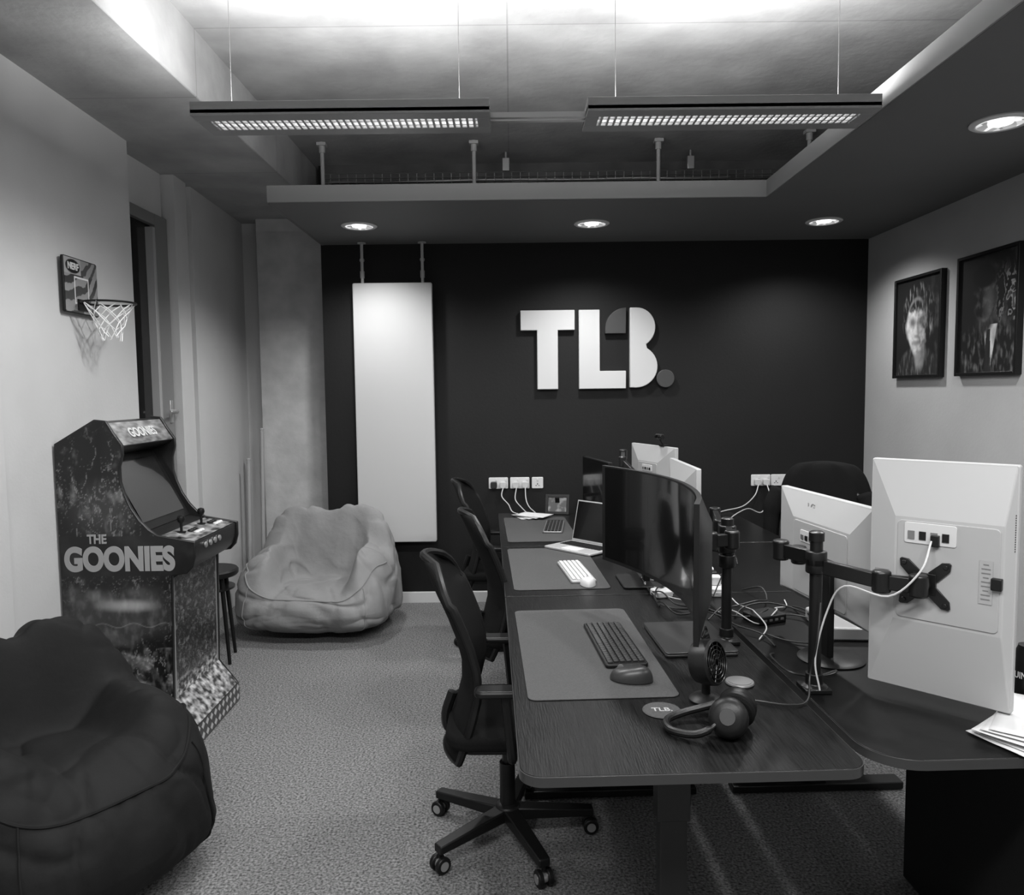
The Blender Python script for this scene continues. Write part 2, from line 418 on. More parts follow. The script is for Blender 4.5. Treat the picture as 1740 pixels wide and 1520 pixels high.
# ================================================================ POSTERS
def poster(y0,y1,z0,z1,fn,lab):
    W=y1-y0;H=z1-z0
    r=root('framed_poster',(2.66,(y0+y1)/2,(z0+z1)/2),lab,'picture',rz=-pi/2)
    g=G()
    for sx in(-1,1): g.box((sx*(W/2-.009),-.018,0),(.018,.036,H))
    for sz in(-1,1): g.box((0,-.018,sz*(H/2-.009)),(W-.036,.036,.018))
    g.obj('frame',m_blkp,r,bevel=.002)
    w,h=W-.036,H-.036
    o=G().grid(lambda u,v:((u-.5)*w,-.018,(v-.5)*h),120,150).obj('print',m_artp,r)
    paint(o,lambda c:fn(c.x/w+.5,c.z/h+.5))
def port1(u,v):
    n=fb(u*7,v*7,1); n2=fb(u*26+3*v,v*7,5); n3=fb(u*14,v*14,12)
    c=.012+.05*max(0,n)*sm(.6,1,u)
    body=ell(u,v,.5,-.1,.52,.40,.08); c=mixf(c,.02+.10*max(0,n2),body)
    hair=ell(u,v,.5,.62,.37,.33,.06); c=mixf(c,.012+.22*max(0,n2),hair)
    neck=ell(u,v,.54,.25,.12,.2,.3); c=mixf(c,.16+.1*n,neck)
    fw=.235-.06*sm(.5,.25,v)
    face=ell(u,v,.47,.50,fw,.29,.12)
    fc=.42-.38*sm(.40,.72,u+.12*n)+.16*n3
    c=mixf(c,max(.02,fc),face)
    fr=sm(.64,.69,v+.05*n2+.05*abs(u-.45))*face; c=mixf(c,.015+.22*max(0,n2),fr)
    for ex in(.37,.57): c=mixf(c,.04,ell(u,v,ex,.55,.075,.045,.8)*.8)
    c=mixf(c,.10,ell(u,v,.505,.48,.03,.10,.9)*.6); c=mixf(c,.05,ell(u,v,.47,.40,.05,.018,.8)*.6)
    c=mixf(c,.05,ell(u,v,.47,.335,.075,.025,.8)*.7)
    return c
def port2(u,v):
    n=fb(u*6+9,v*6,2); n2=fb(u*20,v*9+4*u,8); n3=fb(u*10,v*10,33)
    c=.014+.14*max(0,n)*sm(.3,.9,u)
    body=ell(u,v,.5,.0,.6,.45,.08); c=mixf(c,.012+.14*max(0,n2),body)
    sh=max(0,1-abs(u-.55)/(.01+.30*max(0,v-.0)))*(1 if v<.40 else 0); c=mixf(c,.36+.3*n,sm(0,.15,sh))
    tie=1 if abs(u-.52)<.03+.06*(.4-v) and v<.36 else 0; c=mixf(c,.02+.05*max(0,n2),tie)
    neck=ell(u,v,.45,.45,.14,.12,.3); c=mixf(c,.03+.08*max(0,n2),neck)
    head=ell(u,v,.43,.66,.19,.23,.08); c=mixf(c,.012+.10*max(0,n3+.1)+.08*ell(u,v,.52,.62,.08,.16,.9),head)
    c=mixf(c,.006,ell(u,v,.43,.82,.21,.10,.2))
    fl=abs(math.sin((u*.9+v*.4)*16+5*n)); c+=.30*sm(.93,1,fl)*sm(.55,.85,u)*sm(.35,.5,v)*sm(.95,.7,v)
    return c
poster(4.68,5.25,1.66,2.32,port1,'black framed monochrome portrait print of a face with short dark hair')
poster(3.97,4.52,1.66,2.345,port2,'black framed monochrome portrait print of a figure in a suit')

# ================================================================ ARCADE CABINET
ar=root('arcade_cabinet',(-2.018,3.335,0),'black stand-up arcade cabinet with printed side art and white title lettering','arcade machine',rz=math.radians(0.3))
prof=[(0,0),(0,1.392),(.18,1.498),(.232,1.492),(.262,1.44),(.30,1.383),(.30,1.34),(.285,1.286),(.286,1.22),(.30,1.167),(.325,1.105),(.36,1.049),(.40,1.005),(.435,.98),(.602,.949),(.602,.88),(.59,.835),(.562,.806),(.495,.797),(.48,.22),(.57,.1),(.57,0)]
def inpoly(x,y,P):
    c=False;n=len(P)
    for i in range(n):
        x1,y1=P[i];x2,y2=P[i-1]
        if (y1>y)!=(y2>y) and x<(x2-x1)*(y-y1)/(y2-y1)+x1: c=not c
    return c
AW=.55
for y in(0,AW-.018): G().prism(prof,y,y+.018,'y').obj('side_panel',m_cabside,ar,bevel=.003)
def sideart(c):
    x,z=c.x,c.z
    n=fb(x*9,z*9,3); n2=fb(x*34,z*16,6); r=abs(fb(x*12+4,z*5,11)); r2=abs(fb(x*22,z*9,41)); r3=abs(fb(x*40+2*z,z*14,71))
    if z>.98:
        v=.005+.14*max(0,n2)*sm(0,.5,n)+.18*sm(.026,0,r)+.09*sm(.02,0,r2)+.05*sm(.03,0,r3)*sm(-.1,.3,n)
        glow=ell(x,z,.20,1.10,.12,.10,.7); v+=.12*glow*(.3+max(0,n2))
        v*= 1-.6*sm(1.30,1.45,z)
    elif z>.80: v=.006+.02*max(0,n)
    else:
        xx=x+.06*n; zz=z+.05*fb(x*6,z*6,81)
        cav=ell(xx,zz,.24,.62,.24,.13,.25); v=.006+.08*max(0,n2)*(1-cav)*sm(-.1,.5,n)+.13*sm(.028,0,r2)*(1-cav)+.04*sm(.03,0,r3)*(1-cav)
        inner=.03+.10*max(0,n+.1)+.28*ell(x,z,.29,.665,.10,.022,.8)+.08*max(0,n2)
        inner+=.10*sm(.004,0,abs(z-.575-.010*math.sin(x*45)))
        v+=cav*inner
        if z<.47:
            k=fb(x*13,z*11,23); v=.006+.12*max(0,n2)+.22*sm(.035,0,r2)*sm(-.3,.2,n)+.55*max(0,k-.12)*(.4+max(0,fb(x*50,z*50,3)))
    return v
g=G(); stp=.0042
nx,nz=int(.6/stp),int(1.5/stp)
vid={}
for j in range(nz):
    for i in range(nx):
        x0,z0=.003+i*stp,.003+j*stp
        if all(inpoly(x0+a,z0+b,prof) for a,b in((-.003,-.003),(stp+.003,-.003),(stp+.003,stp+.003),(-.003,stp+.003))):
            ids=[]
            for a,b in((0,0),(1,0),(1,1),(0,1)):
                k=(i+a,j+b)
                if k not in vid: vid[k]=len(g.v); g.v.append(Vector((.003+k[0]*stp,-.0012,.003+k[1]*stp)))
                ids.append(vid[k])
            g.f.append(ids); g.m.append(0)
o=g.obj('side_art',m_art,ar,smooth=False,label='printed rocky cave artwork'); paint(o,sideart)
m_title=M('title_print_grey',.32,.5)
text('title_lettering','THE',.085,.042,.003,m_title,ar,(.17,-.002,.968),(pi/2,0,0),.03)
text('title_lettering','GOONIES',.49,.115,.003,m_title,ar,(.267,-.002,.878),(pi/2,0,0),.05,label='pale title lettering')
core=[(.005,.005),(.005,1.38),(.178,1.488),(.225,1.482),(.29,1.378),(.27,1.36),(.18,1.33),(.36,.99),(.43,.972),(.594,.941),(.594,.885),(.58,.84),(.556,.815),(.485,.805),(.47,.225),(.56,.105),(.56,.01)]
G().prism(core,.018,AW-.018,'y').obj('cabinet_body',m_cabside,ar)
def slab(p0,p1,inset0,inset1,off,name,mat,fn=None,nu=60,nv=30,label=None,y0=.02,y1=None):
    y1=AW-.02 if y1 is None else y1
    a=Vector((p0[0],0,p0[1]));b=Vector((p1[0],0,p1[1]));d=b-a;n=Vector((d.z,0,-d.x)).normalized()*off
    a2=a+d*inset0+n;b2=a+d*(1-inset1)+n
    o=G().grid(lambda u,v:(a2.x+(b2.x-a2.x)*v,y0+(y1-y0)*u,a2.z+(b2.z-a2.z)*v),nu,nv).obj(name,mat,ar,label=label)
    if fn:
        me=o.data; at=me.color_attributes.new('art','FLOAT_COLOR','POINT'); k=0
        for j in range(nv+1):
            for i in range(nu+1):
                c=max(0,min(1,fn(i/nu,j/nv))); at.data[k].color=(c,c,c,1); k+=1
    return o
slab((.225,1.482),(.29,1.378),.02,.02,-.002,'marquee',m_art,lambda u,v:.14+.20*max(-.5,fb(u*8,v*5,4))+.08*(1-v),label='printed marquee panel')
dv=Vector((.29-.225,0,1.378-1.482)).normalized()
X=Vector((0,1,0)); Yv=-dv; Z=X.cross(Yv)
mt=Matrix((X,Yv,Z)).transposed()
text('title_lettering','GOONIES',.26,.05,.003,m_logo,ar,Vector((.2575,AW/2,1.43))+Z*.003,mt.to_euler(),.03)
slab((.18,1.33),(.36,.99),.0,.0,-.004,'screen_bezel',m_blkp)
slab((.18,1.33),(.36,.99),.10,.10,-.008,'screen',m_screen,y0=.06,y1=AW-.06)
slab((.43,.972),(.594,.941),.04,.06,-.003,'control_panel',m_art,lambda u,v:.16+.28*max(-.6,fb(u*9,v*5,14,5)),label='printed control deck')
for y in(.15,.38):
    o=G().cyl((0,0,0),(0,0,.05),.006).lathe([(.004,.04),(.014,.05),(.018,.062),(.014,.076),(.004,.08)]).lathe([(.02,0),(.02,.004)]).obj('joystick',m_blkp,ar,loc=(.48,y,.966))
for y in(.15,.38):
    for k in range(6):
        G().lathe([(.013,0),(.013,.005),(.009,.009)],n=16).obj('button',m_white if k%2 else m_blkp,ar,loc=(.50+.03*(k%2),y+.05+.03*(k//2),.9615-.0057*(k%2)))
for k in range(4): G().lathe([(.014,0),(.014,.006),(.009,.009)],n=16).obj('button',m_alu,ar,loc=(.596,.13+.055*k,.912),rot=(0,pi/2,0))
def fart(u,v):
    if u<.03 or u>.97: return .22
    n=fb(u*4,v*7,2); l=abs(fb(u*10,v*16,21)); l2=abs(fb(u*20,v*24,51))
    c=.010+.16*sm(.05,0,l)*sm(-.3,.2,n)+.08*sm(.05,0,l2)+.14*max(0,fb(u*14,v*20,5)-.05)
    return c+.6*sm(.80,1,v)*max(0,fb(u*16,v*26,2)+.25)
slab((.482,.80),(.472,.225),.03,.0,-.006,'front_art',m_art,fart,150,220,label='printed front panel')
slab((.472,.225),(.57,.1),.0,.0,-.004,'plinth_slope',m_art,lambda u,v:.20+.45*max(-.4,fb(u*16,v*6,31,5)),90,20)
def dia(u,v):
    a=(u*11)%1-.5;b=(v*2.0)%1-.5
    return .42 if abs(a)+abs(b)<.36 else .04
slab((.571,.1),(.571,.0),.0,.05,-.003,'plinth_front',m_art,dia,220,40,y0=.0,y1=AW)

# ================================================================ BASKETBALL HOOP
hp=root('toy_basketball_hoop',(WL(3.60)+.006,3.60,2.11),'small toy basketball hoop with printed backboard fixed to the wall','basketball hoop',rz=math.radians(90+2.0))
o=G().prism(rr(.30,.255,.012),-.012,0,'y').obj('backboard',m_blkp,hp,bevel=.002)
o=G().grid(lambda u,v:((u-.5)*.29,-.0135,(v-.5)*.245),80,66).obj('backboard_print',m_art,hp)
def bb(c):
    x,z=c.x,c.z
    s=math.sin((z-.6*x-2.5*x*x)*75+2*fb(x*9,z*9)); v=.22 if s>0 else .03
    if z>.05 : v=.30 if x<0 else (.20 if s>-.3 else .05)
    for hx in(-.06,.06):
        if abs(x-hx)<.004 and -.08<z<.04: v=.6
    for hz in(-.08,.04):
        if abs(z-hz)<.004 and abs(x)<.062: v=.6
    v=mixf(v,.01,ell(x,z,-.07,.085,.062,.032,.05)); return v
paint(o,bb)
text('lettering','NERF',.092,.032,.002,m_logo,hp,(-.07,-.0145,.085),(pi/2,0,0),.03)
rc=(0,-.135,-.075)
g=G(); g.tube([(.115*math.cos(a),rc[1]+.115*math.sin(a),rc[2]) for a in [i*2*pi/40 for i in range(40)]],.005,8,closed=True)
g.box((0,-.016,-.085),(.09,.012,.05)).box((0,-.02,-.075),(.05,.03,.012)); g.obj('rim',m_blkp,hp)
g=G(); n=8
for k in range(n):
    for s_ in(1,-1):
        pts=[]
        for j in range(6):
            f=j/5; rad=.113*(1-.62*f**.6); a=2*pi*(k+s_*.5*j)/n
            pts.append((rad*math.cos(a)+.01*math.sin(k*3+j),rc[1]+rad*math.sin(a),rc[2]-.165*f+.012*math.sin(k*2.3+j*1.7)*f))
        g.tube(pts,.0024,5)
g.obj('net',M('net_white',.75,.6),hp)

# ================================================================ BEAN BAGS
def beanbag(name,loc,rz,W,D,H,mat,seed,lab,seat=.5,arm=.74,wr=1.0,box=.6,cornerup=.05,lump=.02,ax0=.20,ax1=.33):
    r=root(name,loc,lab,'bean bag',rz=rz)
    def h(x,y):
        b=sm(.03*D,.24*D,y); a=sm(ax0*W,ax1*W,abs(x))*sm(-.52*D,-.25*D,y)
        ht=H*(seat+(1-seat)*b*(1+cornerup*sm(.15*W,.45*W,abs(x)))+(arm-seat)*a*(1-b))
        # slouched middle of the back-rest
        ht-=.05*H*b*sm(.16*W,.0,abs(x))
        return ht-.04*H*sm(-.25*D,-.5*D,y)
    def crease(q,w): 
        n=noise.noise(q); return (1-min(1,abs(n)*w))**1.5
    def fn(u,v):
        th=2*pi*u; ct,st=math.cos(th),math.sin(th)
        ux,uy=math.copysign(abs(ct)**box,ct),math.copysign(abs(st)**box,st)
        m=math.hypot(ux,uy); lim=1.20
        if m>lim: ux*=lim/m; uy*=lim/m
        eq=.24*H
        if v<.4:
            t=1-v/.4; c=1-t**3.2; k=1-.10*t*t; c=max(0,c)*k if t>.0 else 1
            x=W/2*ux*c; y=D/2*uy*c; z=max(0,eq*(1-t**.8))
        else:
            t=(v-.4)/.6; c=1-t**1.5; s_=(max(0,1-c**4.0))**(1/4.0)
            x=W/2*ux*c; y=D/2*uy*c
            z=eq+(h(x,y)-eq)*s_
            k=1-.12*sm(eq,H,z); x*=k; y=y*k+.05*D*s_
        p=Vector((x,y,z)); rm=math.hypot(x/(W/2),y/(D/2))
        sd=Vector((seed,seed*.7,0))
        wp=Vector((noise.noise(p*3+sd),noise.noise(p*3-sd),noise.noise(p*3+sd*2)))*.14
        q=p+wp
        a=crease(Vector((q.x*1.0,q.y*1.0,q.z*2.2))*2.6+sd,4.0)
        ang_=math.atan2(y,x); b=crease(Vector((math.cos(ang_)*3.4,math.sin(ang_)*3.4,seed+z*1.4))+wp*4,4.5)*sm(.35,.8,rm)
        c2=noise.noise(q*2.0+sd)
        f3=crease(Vector((q.x*1.5+q.z*2.0,q.y*2-q.z*1.2,seed*2))*1.9,3.2)
        d=((-.016*a-.014*b-.014*f3)*wr+lump*c2)*min(1,z/.10)
        nrm=Vector((x/W,y/D,(z-.3*H)/H))
        if nrm.length>1e-4: p+=nrm.normalized()*d
        p.z=max(0.002,p.z); return p
    G().grid(fn,240,180,wrap=True).obj('cover',mat,r,ang=180,merge=True)
    pts=[fn((.52+.46*i/44)%1,.50+.008*math.sin(i*.4))*1.003 for i in range(45)]
    G().tube(pts,.006,6,k=2).obj('piping',mat,r)
    for sx in(-1,1):
        pts=[fn((.75+sx*.11)%1,.12+.37*i/20)*1.003 for i in range(21)]
        G().tube(pts,.004,6,k=2).obj('seam',mat,r)
    return r
beanbag('bean_bag_chair',(-1.31,5.11,0),math.radians(-4),1.06,.88,.84,m_beanG,3.1,'grey fabric bean bag armchair on the carpet by the radiator',seat=.42,arm=.72,wr=1.0,box=.6,lump=.02)
beanbag('bean_bag_chair',(-1.475,2.36,0),math.radians(62),.88,.86,.88,m_beanB,8.4,'large black fabric bean bag beside the arcade cabinet',seat=.58,arm=.72,wr=.75,box=.75,cornerup=.0,lump=.03,ax0=.12,ax1=.34)

# stool
r=root('round_stool',(-1.82,4.50,0),'small black round stool with splayed legs','stool')
G().lathe([(0,.52),(.15,.52),(.158,.53),(.158,.55),(.15,.56),(0,.56)],n=40).obj('seat',m_blkp,r)
G().lathe([(.13,.44),(.135,.44),(.135,.452),(.13,.452)],n=40).obj('ring',m_blkm,r)
for k in range(4):
    a=pi/4+k*pi/2+.2; G().cyl((.10*math.cos(a),.10*math.sin(a),.52),(.15*math.cos(a),.15*math.sin(a),0),.014,.01).obj('leg',m_blkp,r)
# brooms
def broom(x,y,h,lean,lab):
    r=root('broom',(x,y,0),lab,'broom')
    G().cyl((0,0,.05),(lean,.02,h),.015,n=14).lathe([(.015,0),(.017,.01),(.008,.02)],(lean,.02,h-.008),n=14).obj('handle',m_wood,r)
    G().box((0,0,.055),(.05,.26,.035)).obj('head',m_blkp,r,bevel=.006)
    g=G()
    for i in range(26):
        for j in range(4): g.cyl((-.018+.012*j,-.12+i*.0096,.045),(-.02+.013*j,-.125+i*.01,.0),.003,n=4)
    g.obj('bristles',m_steel,r)
broom(-1.95,5.84,1.33,.02,'tall broom handle leaning in the corner by the column')
broom(-2.05,5.82,1.10,.015,'shorter broom handle leaning against the wall')

# ================================================================ DESKS
DR=math.radians(1.7); D0=Vector((.01,1.64,0))
def DP(a,b,z=0): return (D0.x+a*math.cos(DR)-b*math.sin(DR), D0.y+a*math.sin(DR)+b*math.cos(DR), z)
def desk(a0,a1,b0,b1,mat,lab,rads,legs=(-1,1)):
    W=a1-a0;L=b1-b0
    r=root('office_desk',DP((a0+a1)/2,(b0+b1)/2),lab,'desk',rz=DR,group='black office desks')
    G().prism(rr(W,L,rads,0,0,8),.712,.738).obj('tabletop',mat,r,bevel=.003)
    G().prism(rr(W+.002,L+.002,rads,0,0,8),.7135,.7365).obj('edge_band',m_edge,r,bevel=.0)
    for s in legs:
        y=s*(L/2-.24)
        G().box((0,y,.37),(.07,.05,.68)).box((0,y,.60),(.085,.062,.2)).box((0,y,.02),(W*.85,.07,.03)).box((0,y,.7),(W*.8,.05,.024)).obj('leg',m_blkm,r,bevel=.004)
    G().box((0,0,.69),(.06,L-.5,.035)).obj('crossbar',m_blkm,r,bevel=.003)
desk(0,.80,0,1.5,m_desk,'black wood veneer desk with rounded corners beside the carpet aisle',[.01,.01,.055,.055])
desk(0,.80,1.51,2.54,m_desk,'black wood veneer desk in the middle of the row',[.01]*4)
desk(0,.80,2.55,3.72,m_desk,'black wood veneer desk next to the black wall',[.01]*4)
desk(.825,1.63,.03,1.5,m_deskr,'black laminate desk facing the aisle desk, loaded with monitors',[.02,.02,.12,.12],legs=(1,))
desk(.825,1.63,1.51,2.54,m_deskr,'black laminate desk in the middle of the facing row',[.01]*4)
desk(.825,1.63,2.55,3.72,m_deskr,'black laminate desk by the black wall in the facing row',[.01]*4)
pd=root('drawer_pedestal',(1.47,2.10,0),'black metal drawer pedestal under the desk','cabinet',rz=DR)
G().box((0,0,.335),(.40,.56,.66)).obj('body',m_blkp,pd,bevel=.005)
for k in range(3):
    d=G().box((0,-.285,.12+.205*k),(.38,.016,.195)).obj('drawer',m_blkp,pd,bevel=.003)
    G().box((0,-.297,.17+.205*k),(.12,.01,.012)).obj('handle',m_blkm,d,bevel=.002)
ZT=.7385
def matpad(a0,a1,b0,b1,lab):
    o=G().prism(rr(a1-a0,b1-b0,.025),0,.003).obj('desk_mat',m_mat,loc=DP((a0+a1)/2,(b0+b1)/2,ZT),rot=(0,0,DR+math.radians(.6)),bevel=.001)
    top(o,lab,'desk mat',group='grey desk mats')
matpad(.035,.465,.42,1.29,'grey felt desk mat under a dark keyboard and mouse')
matpad(.035,.46,1.60,2.47,'grey felt desk mat under a white keyboard')
matpad(.035,.45,2.66,3.50,'grey felt desk mat on the desk by the wall')
ZM=ZT+.0035

def keyboard(x,y,rz,L,W,base,keym,lab,z=ZM):
    r=root('keyboard',(x,y,z),lab,'keyboard',rz=rz)
    G().prism(rr(L,W,.012),0,.012).obj('base',base,r,bevel=.003)
    g=G(); m=int((W-.012)/ .0195)
    for j in range(m):
        xx=-L/2+.008
        while xx<L/2-.02:
            w=.0165
            if j==0 and abs(xx+L*.12)<.03: w=.1
            g.box((xx+w/2,-W/2+.009+j*(W-.014)/m+.008,.0145),(w,.0155,.006)); xx+=w+.0028
    o=g.obj('keys',keym,r,bevel=.0015,seg=1); o['kind']='stuff'
    return r
keyboard(.335,2.51,math.radians(-86),.43,.135,m_blkp,m_keys,'dark wireless keyboard on the grey desk mat')
keyboard(.295,3.54,math.radians(-84),.40,.115,m_silver,m_keysw,'white wireless keyboard on the grey desk mat')
keyboard(.26,4.74,math.radians(-96),.40,.12,m_steel,m_blkp,'dark keyboard on the desk mat by the wall')
def mouse(x,y,rz,mat,lab,s=1):
    r=root('computer_mouse',(x,y,ZM),lab,'mouse',rz=rz)
    def fn(u,v):
        th=2*pi*u; c=math.cos(v*pi/2)**.5; h=math.sin(v*pi/2)
        return (.056*s*math.cos(th)*c, .036*s*math.sin(th)*c*(1+.15*math.cos(th)), s*(.002+.034*h*(1-.25*math.cos(th)*c)))
    G().grid(fn,40,14,wrap=True).obj('shell',mat,r,ang=180)
    G().cyl((.028*s,-.004,.028*s),(.028*s,.004,.028*s),.009*s,n=16).obj('scroll_wheel',m_steel,r)
mouse(.347,2.2,math.radians(160),M('mouse_dark',.022,.4),'dark ergonomic mouse on the desk mat',1.15)
mouse(.33,3.31,math.radians(90),m_white,'white mouse beside the white keyboard',.95)

# coaster
r=root('round_coaster',(.395,1.985,ZT),'round grey felt coaster with small lettering','coaster',rz=math.radians(0))
G().lathe([(0,0),(.05,0),(.052,.002),(.05,.004),(0,.004)],n=40).obj('disc',m_mat,r)
text('lettering','TLB.',.055,.022,.001,M('coaster_print',.3,.6),r,(.0,0,.0042),(0,0,0),.02)
# headphones
hpR=root('headphones',(.487,1.862,ZT),'black over-ear headphones lying on the desk','headphones',rz=math.radians(-4))
hpR.scale=(.86,.86,.9)
def cup(loc,rot,nm='ear_cup'):
    c=G().lathe([(0,.034),(.036,.032),(.050,.022),(.056,.006),(.056,-.006),(.050,-.014)],n=36).obj(nm,m_blkp,hpR,loc=loc,rot=rot)
    ring=[((.041)*math.cos(a),.041*math.sin(a),-.020) for a in [i*2*pi/36 for i in range(36)]]
    G().tube(ring,.015,10,closed=True).obj('cushion',m_seat,c)
    G().lathe([(0,.0355),(.022,.0355),(.023,.032),(0,.032)],n=24).obj('cap',m_keys,c)
cup((.050,-.045,.058),(math.radians(66),0,math.radians(-18)))
cup((.095,.045,.056),(math.radians(72),0,math.radians(156)))
bpnts=[(.03,-.055,.06),(-.01,-.072,.035),(-.055,-.065,.018),(-.112,-.03,.015),(-.115,.03,.017),(-.065,.07,.022),(.01,.082,.038),(.085,.07,.065)]
g=G().tube(bpnts,[.006]*6+[.011]*34+[.006]*20,10,k=6); g.obj('headband',m_blkp,hpR)
# desk fan
fr=root('desk_fan',(.530,2.05,ZT),'small black round desk fan','fan',rz=math.radians(-38))
fr.scale=(1.22,1.22,1.1)
G().lathe([(0,0),(.036,0),(.038,.006),(.03,.014),(.012,.02),(0,.02)],n=32).obj('base',m_blkp,fr)
G().cyl((0,0,.015),(0,0,.045),.01).obj('neck',m_blkp,fr)
hd=G().lathe([(.0,-.03),(.03,-.03),(.05,-.02),(.056,0),(.056,.022),(.05,.026),(.05,.0),(.0,-.012)],n=40).obj('housing',m_blkp,fr,loc=(0,0,.10),rot=(0,math.radians(78),0))
g=G()
for k in range(5):
    R=.01+.01*k; g.tube([(R*math.cos(a),R*math.sin(a),.026) for a in [i*2*pi/32 for i in range(32)]],.0012,5,closed=True)
for k in range(12):
    a=k*pi/6; g.tube([(.008*math.cos(a),.008*math.sin(a),.026),(.052*math.cos(a),.052*math.sin(a),.024)],.0012,5)
g.obj('grille',m_blkm,hd)
g=G()
for k in range(5):
    a=k*2*pi/5; g.add([(.008*math.cos(a),.008*math.sin(a),.006),(.045*math.cos(a-.3),.045*math.sin(a-.3),.002),(.046*math.cos(a+.35),.046*math.sin(a+.35),.016),(.01*math.cos(a+.6),.01*math.sin(a+.6),.012)],[(0,1,2,3)])
g.obj('blades',m_blkm,hd,solid=.001)
r=root('wireless_charger',(.66,2.17,ZT),'small round light grey charging pad','charger')
G().lathe([(0,0),(.04,0),(.042,.004),(.04,.008),(0,.008)],n=32).obj('pad',m_steel,r)
G().lathe([(.02,.0),(.034,.0),(.034,.001),(.02,.001)],n=32).obj('ring',m_steel,r,loc=(0,0,.0082))

# ================================================================ CHAIRS
def chair(loc,rz,lab,nm='office_chair'):
    r=root(nm,loc,lab,'chair',rz=rz,group='black mesh swivel chairs')
    Z=[.36,.44,.52,.6,.68,.76,.84,.92,1.0,1.035]; Xb=[-.215,-.19,-.165,-.145,-.145,-.165,-.195,-.23,-.265,-.285]
    def lerp(z):
        for i in range(len(Z)-1):
            if z<=Z[i+1]: t=(z-Z[i])/(Z[i+1]-Z[i]); return Xb[i]+(Xb[i+1]-Xb[i])*t
        return Xb[-1]
    def bw(v): return .225*(1-.55*max(0,(v-.82)/.18)**2.5)*(1-.25*max(0,(.25-v)/.25)**2)
    def fn(u,v):
        z=.36+.675*v; s=2*u-1
        return (lerp(z)+.055*s*s, s*bw(v), z-.02*abs(s)**3*(1 if v>.8 else 0))
    G().grid(fn,20,34).obj('backrest',m_mesh,r,solid=.022,ang=180)
    rim=[fn(0,v/20) for v in range(21)]+[fn(u/10,1) for u in range(1,10)]+[fn(1,1-v/20) for v in range(21)]+[fn(1-u/10,0) for u in range(1,10)]
    G().tube(rim,.014,8,closed=True).obj('back_frame',m_blkp,r)
    G().prism(rr(.47,.48,.09,.03,0,8),.425,.475).obj('seat',m_seat,r,bevel=.018,seg=4)
    G().prism(rr(.40,.40,.06,.03,0,8),.40,.43).obj('seat_pan',m_blkp,r,bevel=.006)
    G().tube([(0,0,.405),(-.12,0,.38),(-.2,0,.40),(-.215,0,.46),(-.19,0,.54)],.018,8,k=4).obj('back_support',m_blkp,r)
    for s in(-1,1):
        a=G().tube([(.02,s*.17,.405),(.02,s*.25,.41),(.015,s*.265,.47),(-.0,s*.265,.63)],.016,8,k=4).obj('armrest',m_blkp,r)
        G().prism(rr(.24,.07,.03,.02,s*.265),.63,.655).obj('arm_pad',m_blkp,a,bevel=.008)
    G().cyl((0,0,.08),(0,0,.28),.028).cyl((0,0,.28),(0,0,.41),.018).obj('gas_lift',m_blkm,r)
    b=G().lathe([(0,.075),(.045,.075),(.045,.12),(.03,.13),(0,.13)],n=24)
    for k in range(5):
        a=2*pi*k/5+.087; c,s=math.cos(a),math.sin(a); px,py=-s,c
        vs=[]
        for R,w,z0,z1 in((.03,.028,.075,.118),(.31,.020,.066,.095)):
            for q in(-1,1):
                for z in(z0,z1): vs.append((R*c+q*w*px,R*s+q*w*py,z))
        b.add(vs,[(0,1,3,2),(4,6,7,5),(0,4,5,1),(2,3,7,6),(0,2,6,4),(1,5,7,3)])
    b.obj('star_base',m_blkp,r,bevel=.005)
    for k in range(5):
        a=2*pi*k/5+.087; c,s=math.cos(a),math.sin(a); px,py=-s,c; x,y=.30*c,.30*s
        w=G().cyl((x,y,.05),(x,y,.078),.008,n=10)
        for q in(-1,1): w.cyl((x+q*.008*px,y+q*.008*py,.028),(x+q*.026*px,y+q*.026*py,.028),.028,n=20)
        w.obj('caster',m_blkp,r,bevel=.004)
        G().cyl((x-.0275*px,y-.0275*py,.028),(x+.0275*px,y+.0275*py,.028),.016,n=16).obj('hub_cap',m_alu,r)
    return r
c1=chair((-.03,2.63,0),0,'black mesh back swivel chair tucked against the veneer desk')
dup(c1,(.03,3.64,0),math.radians(8),label='black mesh back swivel chair pushed under the second desk')
dup(c1,(-.10,4.86,0),math.radians(-6),label='black mesh back swivel chair at the desk by the wall')
dup(c1,(1.78,4.42,0),math.radians(235),label='black swivel chair with a dark jacket over its back')
# jacket on chair
jr=root('draped_jacket',(1.90,4.60,.55),'black jacket draped over the back of a swivel chair','jacket',rz=math.radians(235))
def jf(u,v):
    th=2*pi*u; z=.0+.60*math.sin(v*pi/2)
    w=.29*(1-.45*v**4)*(1-max(0,v-.85)/.15*.5); d=.085+.03*(1-v)
    c=math.cos(v*pi/2)**.22
    x=d*math.cos(th)*c; y=w*math.sin(th)*c
    f=.018*math.sin(th*9+3*v)*(1-v*.5)+.02*noise.noise(Vector((x*8,y*8,z*5)))
    return (x*(1+f*6)-.06*(z/.62),y*(1+f*1.5),z)
G().grid(jf,90,40,wrap=True).obj('cloth',m_seat,jr,ang=180)
for s in(-1,1):
    G().tube([(.02,s*.25,.42),(.06,s*.29,.3),(.07,s*.29,.15),(.05,s*.28,.0)],[.06]*6+[.05]*30,12,k=5).obj('sleeve',m_seat,jr,ang=180)

